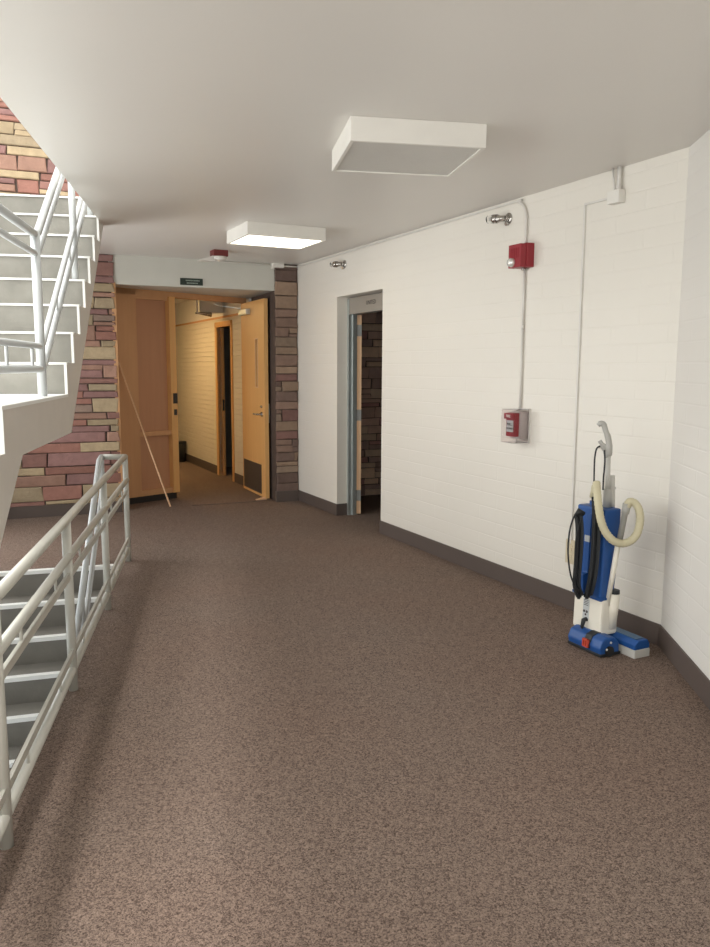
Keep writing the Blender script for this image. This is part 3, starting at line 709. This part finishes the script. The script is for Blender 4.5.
# pull station with clear cover
p_ = empty('fire_alarm_pull_station', on_wall(sC+0.028, 1.12), 'red fire alarm pull station under a clear plastic cover', 'alarm')
b = MB(); b.box(-0.048, 0.040, -0.108, -0.07, -0.070, 0.085, bev=0.003); b.build('body', 'red', p_)
b = MB(); b.box(-0.052, 0.052, -0.07, -0.002, -0.085, 0.095, bev=0.004); b.build('spacer_box', 'spacer', p_, label='pale frosted spacer box')
b = MB(); b.box(-0.053, 0.043, -0.124, -0.108, 0.045, 0.083, bev=0.003); b.build('lift_bar', 'red', p_)
text('lettering', 'FIRE', 0.026, 'white', p_, Matrix.Translation((-0.006, -0.125, 0.064)) @ Matrix.Rotation(math.pi/2, 4, 'X'))
b = MB(); b.box(-0.036, 0.030, -0.114, -0.108, -0.040, 0.036, bev=0.002); ph_ = b.build('handle', 'labelm', p_, label='pale pull handle')
text('handle_lettering', 'PULL', 0.024, 'ink', ph_, Matrix.Translation((-0.003, -0.1155, 0.010)) @ Matrix.Rotation(math.pi/2, 4, 'X'))
text('handle_lettering', 'DOWN', 0.020, 'ink', ph_, Matrix.Translation((-0.003, -0.1155, -0.018)) @ Matrix.Rotation(math.pi/2, 4, 'X'))
b = MB(); t = 0.003; hw = 0.067; hh = 0.11; dp = 0.135
b.box(-hw, hw, -dp, -dp+t, -hh, hh); b.box(-hw, -hw+t, -dp+t, 0, -hh, hh); b.box(hw-t, hw, -dp+t, 0, -hh, hh); b.box(-hw+t, hw-t, -dp+t, 0, hh-t, hh); b.box(-hw+t, hw-t, -dp+t, 0, -hh, -hh+t)
b.build('clear_cover', 'clear', p_, label='clear plastic cover')
b = MB()
for s_ in (-1, 1):
    b.box(s_*hw-0.004, s_*hw+0.004, -0.012, 0, -hh, hh)
b.box(-hw, hw, -0.012, 0, hh-0.004, hh+0.004); b.box(-hw, hw, -0.012, 0, -hh-0.004, -hh+0.004)
b.build('cover_frame', 'conduit', p_)
# chrome lamps
def lamp(s, z, label):
    e = empty('wall_spotlight', on_wall(s, z), label, 'wall light', group='chrome lamps under the ceiling')
    b = MB(); b.tube([(0, 0, 0), (0, -0.006, 0), (0, -0.012, 0)], [0.038, 0.038, 0.028], 20); b.tube([(0, -0.01, -0.0), (0.0, -0.035, -0.0)], 0.018, 14)
    b.tube([(0.006, -0.01, -0.032), (0.006, -0.03, -0.038)], [0.014, 0.012], 12); b.build('mounting_plate', 'chrome', e)
    b = MB(); b.tube([(0.0, -0.03, 0), (-0.03, -0.05, 0.0), (-0.05, -0.06, 0.002)], [0.018, 0.021, 0.03], 16); b.tube([(-0.05, -0.06, 0.002), (-0.075, -0.072, 0.003)], 0.030, 16); b.build('socket', 'chrome', e)
    b = MB(); b.tube([(-0.07, -0.07, 0.003), (-0.112, -0.088, 0.005), (-0.120, -0.092, 0.005)], [0.027, 0.026, 0.018], 16); b.build('glass_shade', 'glass', e, label='clear glass shade')
    b = MB(); b.tube([(-0.075, -0.072, 0.003), (-0.10, -0.084, 0.004)], [0.014, 0.010], 10); b.build('bulb', 'gplast', e)
lamp(3.735, 2.487, 'small chrome wall spotlight beside the red alarm')
lamp(1.20, 2.475, 'small chrome wall spotlight above the recessed steel door frame')
# junction box over the pier
b = MB(); b.box(-0.30, -0.17, -0.075, 0.0, 2.555, 2.599, bev=0.004); b.box(-0.31, -0.28, -0.05, -0.04, 2.54, 2.57)
tag(b.build('junction_box', 'white', mw=ME), 'small white junction box under the ceiling at the stone pier', 'junction box')
b = MB(); b.tube([(-0.17, -0.035, 2.578), (-0.02, -0.035, 2.577)], 0.0085, 8)
tag(b.build('conduit', 'white', mw=ME), 'short white conduit from the pier junction box to the corner', 'conduit')
b = MB(); b.tube([(-0.31, -0.012, 2.585), (-0.7, -0.008, 2.588), (-1.0, -0.008, 2.59)], 0.0045, 8)
tag(b.build('cable', 'conduit', mw=ME), 'thin cable along the top of the beam', 'cable')
# smoke detector
sd = empty('smoke_detector', Matrix.Translation((0.045, 7.80, 2.6)) @ Matrix.Rotation(TH, 4, 'Z'), 'red based smoke detector on the ceiling above the doors', 'smoke detector')
b = MB(); b.box(-0.07, 0.07, -0.07, 0.07, -0.058, 0, bev=0.003); b.build('mounting_box', 'redd', sd)
b = MB(); b.tube([(0, 0, -0.058), (0, 0, -0.075), (0, 0, -0.095), (0, 0, -0.10)], [0.075, 0.075, 0.05, 0.02], 20); b.build('sensor_head', 'white', sd)
b = MB(); b.prism([(-0.07, -0.055), (-0.20, -0.10), (-0.20, -0.106), (-0.05, -0.106), (-0.05, -0.075)], 'y', -0.04, 0.04); b.build('strobe_lens', 'white', sd)
# name plate on the beam
sp = empty('door_sign', ME @ Matrix.Translation((-1.155, 0, 2.37)), 'small dark green sign with two pale lines on the beam', 'sign')
b = MB(); b.box(-0.118, 0.118, -0.008, 0, -0.035, 0.035, bev=0.003); b.build('plate', 'green', sp)
b = MB()
rr = random.Random(3)
for row, (x0_, x1_) in ((0.012, (-0.06, 0.075)), (-0.014, (-0.05, 0.065))):
    x = x0_
    while x < x1_:
        l = rr.uniform(0.006, 0.011); b.box(x, x+l, -0.0095, -0.0075, row-0.006, row+0.006); x += l+0.004
b.build('lettering', 'signtx', sp)
# leaning stick and wedge
ft = at_z(170.5, 507, 0); tp = MF @ Vector((fx(119, 362), -0.02, 0)); 
tpp = at_plane(118.5, 362, MF @ Vector((0, -0.028, 0)), nF)
b = MB(); b.bar(ft + Vector((0, 0, 0.004)), tpp, 0.022, 0.012)
tag(b.build('wood_strip', 'pale'), 'long thin pale wood strip leaning on the wooden screen', 'stick')
wp = at_z(261, 499.5, 0)
b = MB(); b.prism([(-0.06, 0.0), (0.06, 0.0), (0.06, 0.028), (-0.06, 0.004)], 'y', -0.025, 0.025)
tag(b.build('door_wedge', 'pale', mw=Matrix.Translation((wp.x, wp.y, 0.0)) @ Matrix.Rotation(TH, 4, 'Z')), 'small pale wooden wedge on the carpet under the open door', 'door wedge')

# ================================================================== VACUUM CLEANER
O_ = Vector((2.008, 3.809, 0)); LT = Matrix.Translation(O_) @ Matrix.Rotation(TH-math.pi/2, 4, 'Z')   # local x = along wall to the viewer, y = to the wall
vac = empty('vacuum_cleaner', LT, 'blue and cream upright vacuum cleaner with tan hose standing against the white wall', 'vacuum cleaner')
LI = LT.inverted()
hd = Vector((O_.x, O_.y, 0)).normalized()
def V(px, py, dn=0.0):
    p = at_plane(px, py, O_ - hd*dn, hd); return LI @ p
def shear(k): 
    m = Matrix.Identity(4); m[1][2] = k; return m
# powered head in front
b = MB()
prof = [(-0.115, 0.012), (-0.125, 0.05), (-0.105, 0.092), (-0.07, 0.105), (-0.02, 0.10), (0.01, 0.07), (0.015, 0.012)]
b.prism(prof, 'x', -0.08, 0.165); bh_ = b.build('brush_head', 'blue', vac, bevel=0.008)
b = MB(); b.box(-0.083, 0.168, -0.12, 0.02, 0.004, 0.02, bev=0.004); b.build('bumper', 'rubber', bh_)
b = MB(); b.prism([(-0.127, 0.03), (-0.128, 0.055), (-0.106, 0.096), (-0.07, 0.109), (-0.03, 0.106), (-0.03, 0.03)], 'x', 0.045, 0.09); b.build('motor_band', 'rubber', bh_, label='black band across the brush head')
b = MB()
for q in ((0.003, 0.042, 0.034, 0.040), (0.003, 0.042, 0.072, 0.078), (0.003, 0.009, 0.034, 0.078), (0.036, 0.042, 0.034, 0.078), (0.02, 0.025, 0.034, 0.078)):
    b.box(q[0]+0.045, q[1]+0.045, -0.138, -0.124, q[2], q[3])
b.build('release_pedal', 'redtag', bh_, label='orange red pedal')
for x in (-0.091, 0.166):
    b = MB(); b.tube([(x, -0.06, 0.030), (x+0.008, -0.06, 0.030)], 0.028, 18); b.build('wheel', 'rubber', bh_)
for q in ((0.173, -0.085, 0.045), (0.165, -0.05, 0.075)):
    b = MB(); b.tube([q, (q[0]+0.004, q[1], q[2])], 0.006, 10); b.build('screw', 'white', bh_)
# floor tool behind
b = MB(); b.prism([(0.035, 0.045), (0.035, 0.072), (0.06, 0.094), (0.125, 0.094), (0.14, 0.07), (0.14, 0.045)], 'x', 0.0, 0.25); b.build('rear_nozzle', 'blue', vac, bevel=0.005)
b = MB(); b.box(0.02, 0.23, 0.06, 0.115, 0.0942, 0.098); b.build('nozzle_top', 'bluel', vac, label='grey blue top strip')
b = MB(); b.box(0.0, 0.252, 0.033, 0.142, 0.0, 0.045, bev=0.005); b.build('nozzle_base', 'gplast2', vac, label='pale grey nozzle base')
# cream base
TL = shear(0.03)
b = MB(); b.box(-0.122, 0.092, -0.058, 0.062, 0.085, 0.282, m=TL, bev=0.014); lowb = b.build('lower_body', 'cream', vac)
b = MB(); b.tube([(0.080, 0.028, 0.12), (0.084, 0.035, 0.31)], [0.028, 0.034], 16); b.build('wand_socket', 'cream', vac)
b = MB(); b.tube([(0.084, 0.035, 0.31), (0.084, 0.036, 0.33)], [0.032, 0.030], 14); b.build('socket_rim', 'rubber', vac)
b = MB(); b.box(-0.045, 0.0, -0.0605, -0.057, 0.15, 0.262, m=TL); b.build('rating_label', 'labelm', lowb, label='grey label')
lab = bpy.data.objects['rating_label']
for k in range(4):
    b = MB(); b.box(-0.040, -0.006, -0.0618, -0.060, 0.226+0.009*k, 0.229+0.009*k, m=TL); b.build('printed_line', 'ink', lab)
for x, z, r in ((-0.034, 0.192, 0.0075), (-0.014, 0.192, 0.0075), (-0.022, 0.175, 0.006)):
    b = MB(); b.tube([TL @ Vector((x, -0.060, z)), TL @ Vector((x, -0.0625, z))], r, 10); b.build('socket_hole', 'ink', lab)
b = MB(); b.tube([TL @ Vector((-0.015, -0.059, 0.15)), TL @ Vector((-0.015, -0.079, 0.148)), TL @ Vector((-0.018, -0.084, 0.11)), TL @ Vector((-0.018, -0.074, 0.09))], [0.012, 0.013, 0.009, 0.006], 12); b.build('power_plug', 'rubber', vac)
# blue body (tapers inwards at the bottom)
b = MB()
def ringbox(b, secs):
    rings = []
    for (x0, x1, y0, y1, z) in secs: rings.append([b.bm.verts.new(c) for c in ((x0, y0, z), (x1, y0, z), (x1, y1, z), (x0, y1, z))])
    b.bm.faces.new(rings[0]); b.bm.faces.new(rings[-1][::-1])
    for i in range(len(rings)-1):
        for k in range(4): b.bm.faces.new((rings[i][k], rings[i][(k+1) % 4], rings[i+1][(k+1) % 4], rings[i+1][k]))
ringbox(b, [(-0.125, 0.080, -0.055, 0.040, 0.275), (-0.125, 0.085, -0.055, 0.055, 0.50), (-0.122, 0.088, -0.055, 0.058, 0.768)])
b.build('bag_housing', 'blue', vac, bevel=0.010)
b = MB(); b.box(-0.130, 0.088, -0.060, 0.058, 0.274, 0.290, bev=0.004); b.build('housing_rim', 'blue', vac)
b = MB(); ringbox(b, [(-0.060, -0.018, -0.085, -0.03, 0.30), (-0.056, -0.022, -0.088, -0.03, 0.40), (-0.050, -0.014, -0.062, -0.02, 0.41), (-0.046, -0.006, -0.060, -0.04, 0.73)]); b.build('cord_holder', 'blue', vac, bevel=0.004)
b = MB(); q = [V(589.5, 528, 0.115), V(593.5, 529, 0.115)]
b.box(-0.046, -0.010, -0.064, -0.050, 0.578, 0.612); b.build('badge', 'labelm', vac, label='small pale blue badge')
b = MB(); b.tube([(-0.06, 0.0, 0.74), (-0.06, 0.0, 0.79)], [0.022, 0.020], 14); b.build('neck_collar', 'blue', vac)
# cord: bundles and loose loops
cm = MB()
for j in range(6):
    o1 = j*1.25
    for (xs, ys) in (((578, 579.5, 579, 577.5, 576.5, 580), (514, 528, 548, 568, 585, 597)), ((596, 596.5, 595.5, 594, 591.5, 588), (497, 520, 545, 565, 582, 597))):
        k = 1.15 if xs[0] > 590 else 1.0
        cm.tube(smooth_path([V(x+(o1-3)*k, y+(2 if i in (0, 5) else 0)*math.sin(j), 0.10+0.012*math.sin(j*1.7)+(0.0 if i not in (0, 5) else -0.01)) for i, (x, y) in enumerate(zip(xs, ys))], 4), 0.0055, 8)
cm.build('cord_bundle', 'rubber', vac)
lp = MB()
lp.tube(smooth_path([V(577, 512, 0.12), V(573, 519, 0.12), V(569.5, 532, 0.12), V(568, 552, 0.12), V(570, 572, 0.12), V(574, 584, 0.12), V(580, 592, 0.11)], 5), 0.0045, 8)
lp.tube(smooth_path([V(581, 520, 0.12), V(576.5, 535, 0.12), V(575, 555, 0.12), V(575.5, 572, 0.12), V(580, 590, 0.11)], 5), 0.004, 8)
lp.tube(smooth_path([V(600, 446, 0.03), V(596.5, 449, 0.04), V(594.6, 460, 0.04), V(594, 480, 0.05), V(593.6, 500, 0.08)], 5), 0.0045, 8)
lp.tube(smooth_path([V(604.5, 450, 0.04), V(604.8, 462, 0.04), V(603.5, 478, 0.04), V(603, 490, 0.05)], 5), 0.0045, 8)
lp.tube([V(576, 516, 0.13), V(579, 511, 0.13), V(584, 514, 0.12)], [0.012, 0.017, 0.012], 10)
lp.build('power_cord', 'rubber', vac)
# handle
hb = MB()
hb.tube(smooth_path([V(598.0, 425.5), V(600.5, 423.6), V(603.5, 424.6), V(605.6, 430.5), V(608.4, 439), V(609.0, 447), V(608.6, 456)], 5), [0.012]*4+[0.0155]*8+[0.014]*6+[0.016]*6+[0.018]*6+[0.014], 12)
hb.tube(smooth_path([V(599.3, 440.6), V(602.0, 444.0), V(606.0, 446.5), V(608.5, 449)], 4), [0.011]*4+[0.010]*4+[0.012]*5, 10)
hb.tube(smooth_path([V(598.5, 447.5), V(602, 446.5), V(605.5, 452), V(608, 457)], 4), [0.007]*4+[0.011]*4+[0.014]*5, 10)
hb.build('handle_grip', 'gplast', vac)
b = MB(); b.tube([V(608.3, 454), V(607.3, 492)], 0.0135, 12); b.build('handle_tube', 'gplast2', vac)
b = MB(); b.tube([V(607.6, 489), V(607.2, 507)], [0.021, 0.022], 14); b.build('tube_clamp', 'gplast', vac)
b = MB(); b.tube([V(612.2, 475.5, -0.03), V(612.3, 486, -0.03), V(611.6, 487, -0.03), V(611.5, 500, -0.03), V(611, 507, -0.03)], [0.0145, 0.0135, 0.018, 0.018, 0.020], 14); b.tube([V(613, 488.5, -0.03), V(616, 488, -0.03)], 0.006, 8); b.build('hose_connector', 'gplast2', vac)
# hose: ribbed tan tube
path = smooth_path([V(596.5, 483, 0.075), V(597.0, 492, 0.115), V(598.6, 506, 0.14), V(600.8, 520, 0.15), V(605.5, 532, 0.15), V(613, 540.5, 0.14), V(622, 543.5, 0.12), V(631, 540.5, 0.10), V(637.2, 533, 0.09), V(640, 521, 0.08), V(639, 510, 0.08), V(634.5, 503, 0.07), V(629.5, 502, 0.07), V(627.0, 506.5, 0.07)], 10)
b = MB(); b.tube(path, [0.0205+0.0012*math.sin(i*2.1) for i in range(len(path))], 14)
b.tube([V(595.5, 486, 0.05), V(594, 497, 0.03)], [0.02, 0.024], 12)
b.build('hose', 'hose', vac)
b = MB(); b.tube([V(626.8, 503.5, 0.07), V(625.2, 513.5, 0.07), V(624.8, 514, 0.07), V(619.5, 541, 0.08)], [0.021, 0.020, 0.0155, 0.0155], 14); b.build('hose_cuff', 'gplast', vac)
b = MB(); b.tube([V(618.8, 540, 0.08), V(607.0, 606, 0.06)], [0.0145, 0.013], 14); b.build('wand', 'cream', vac)
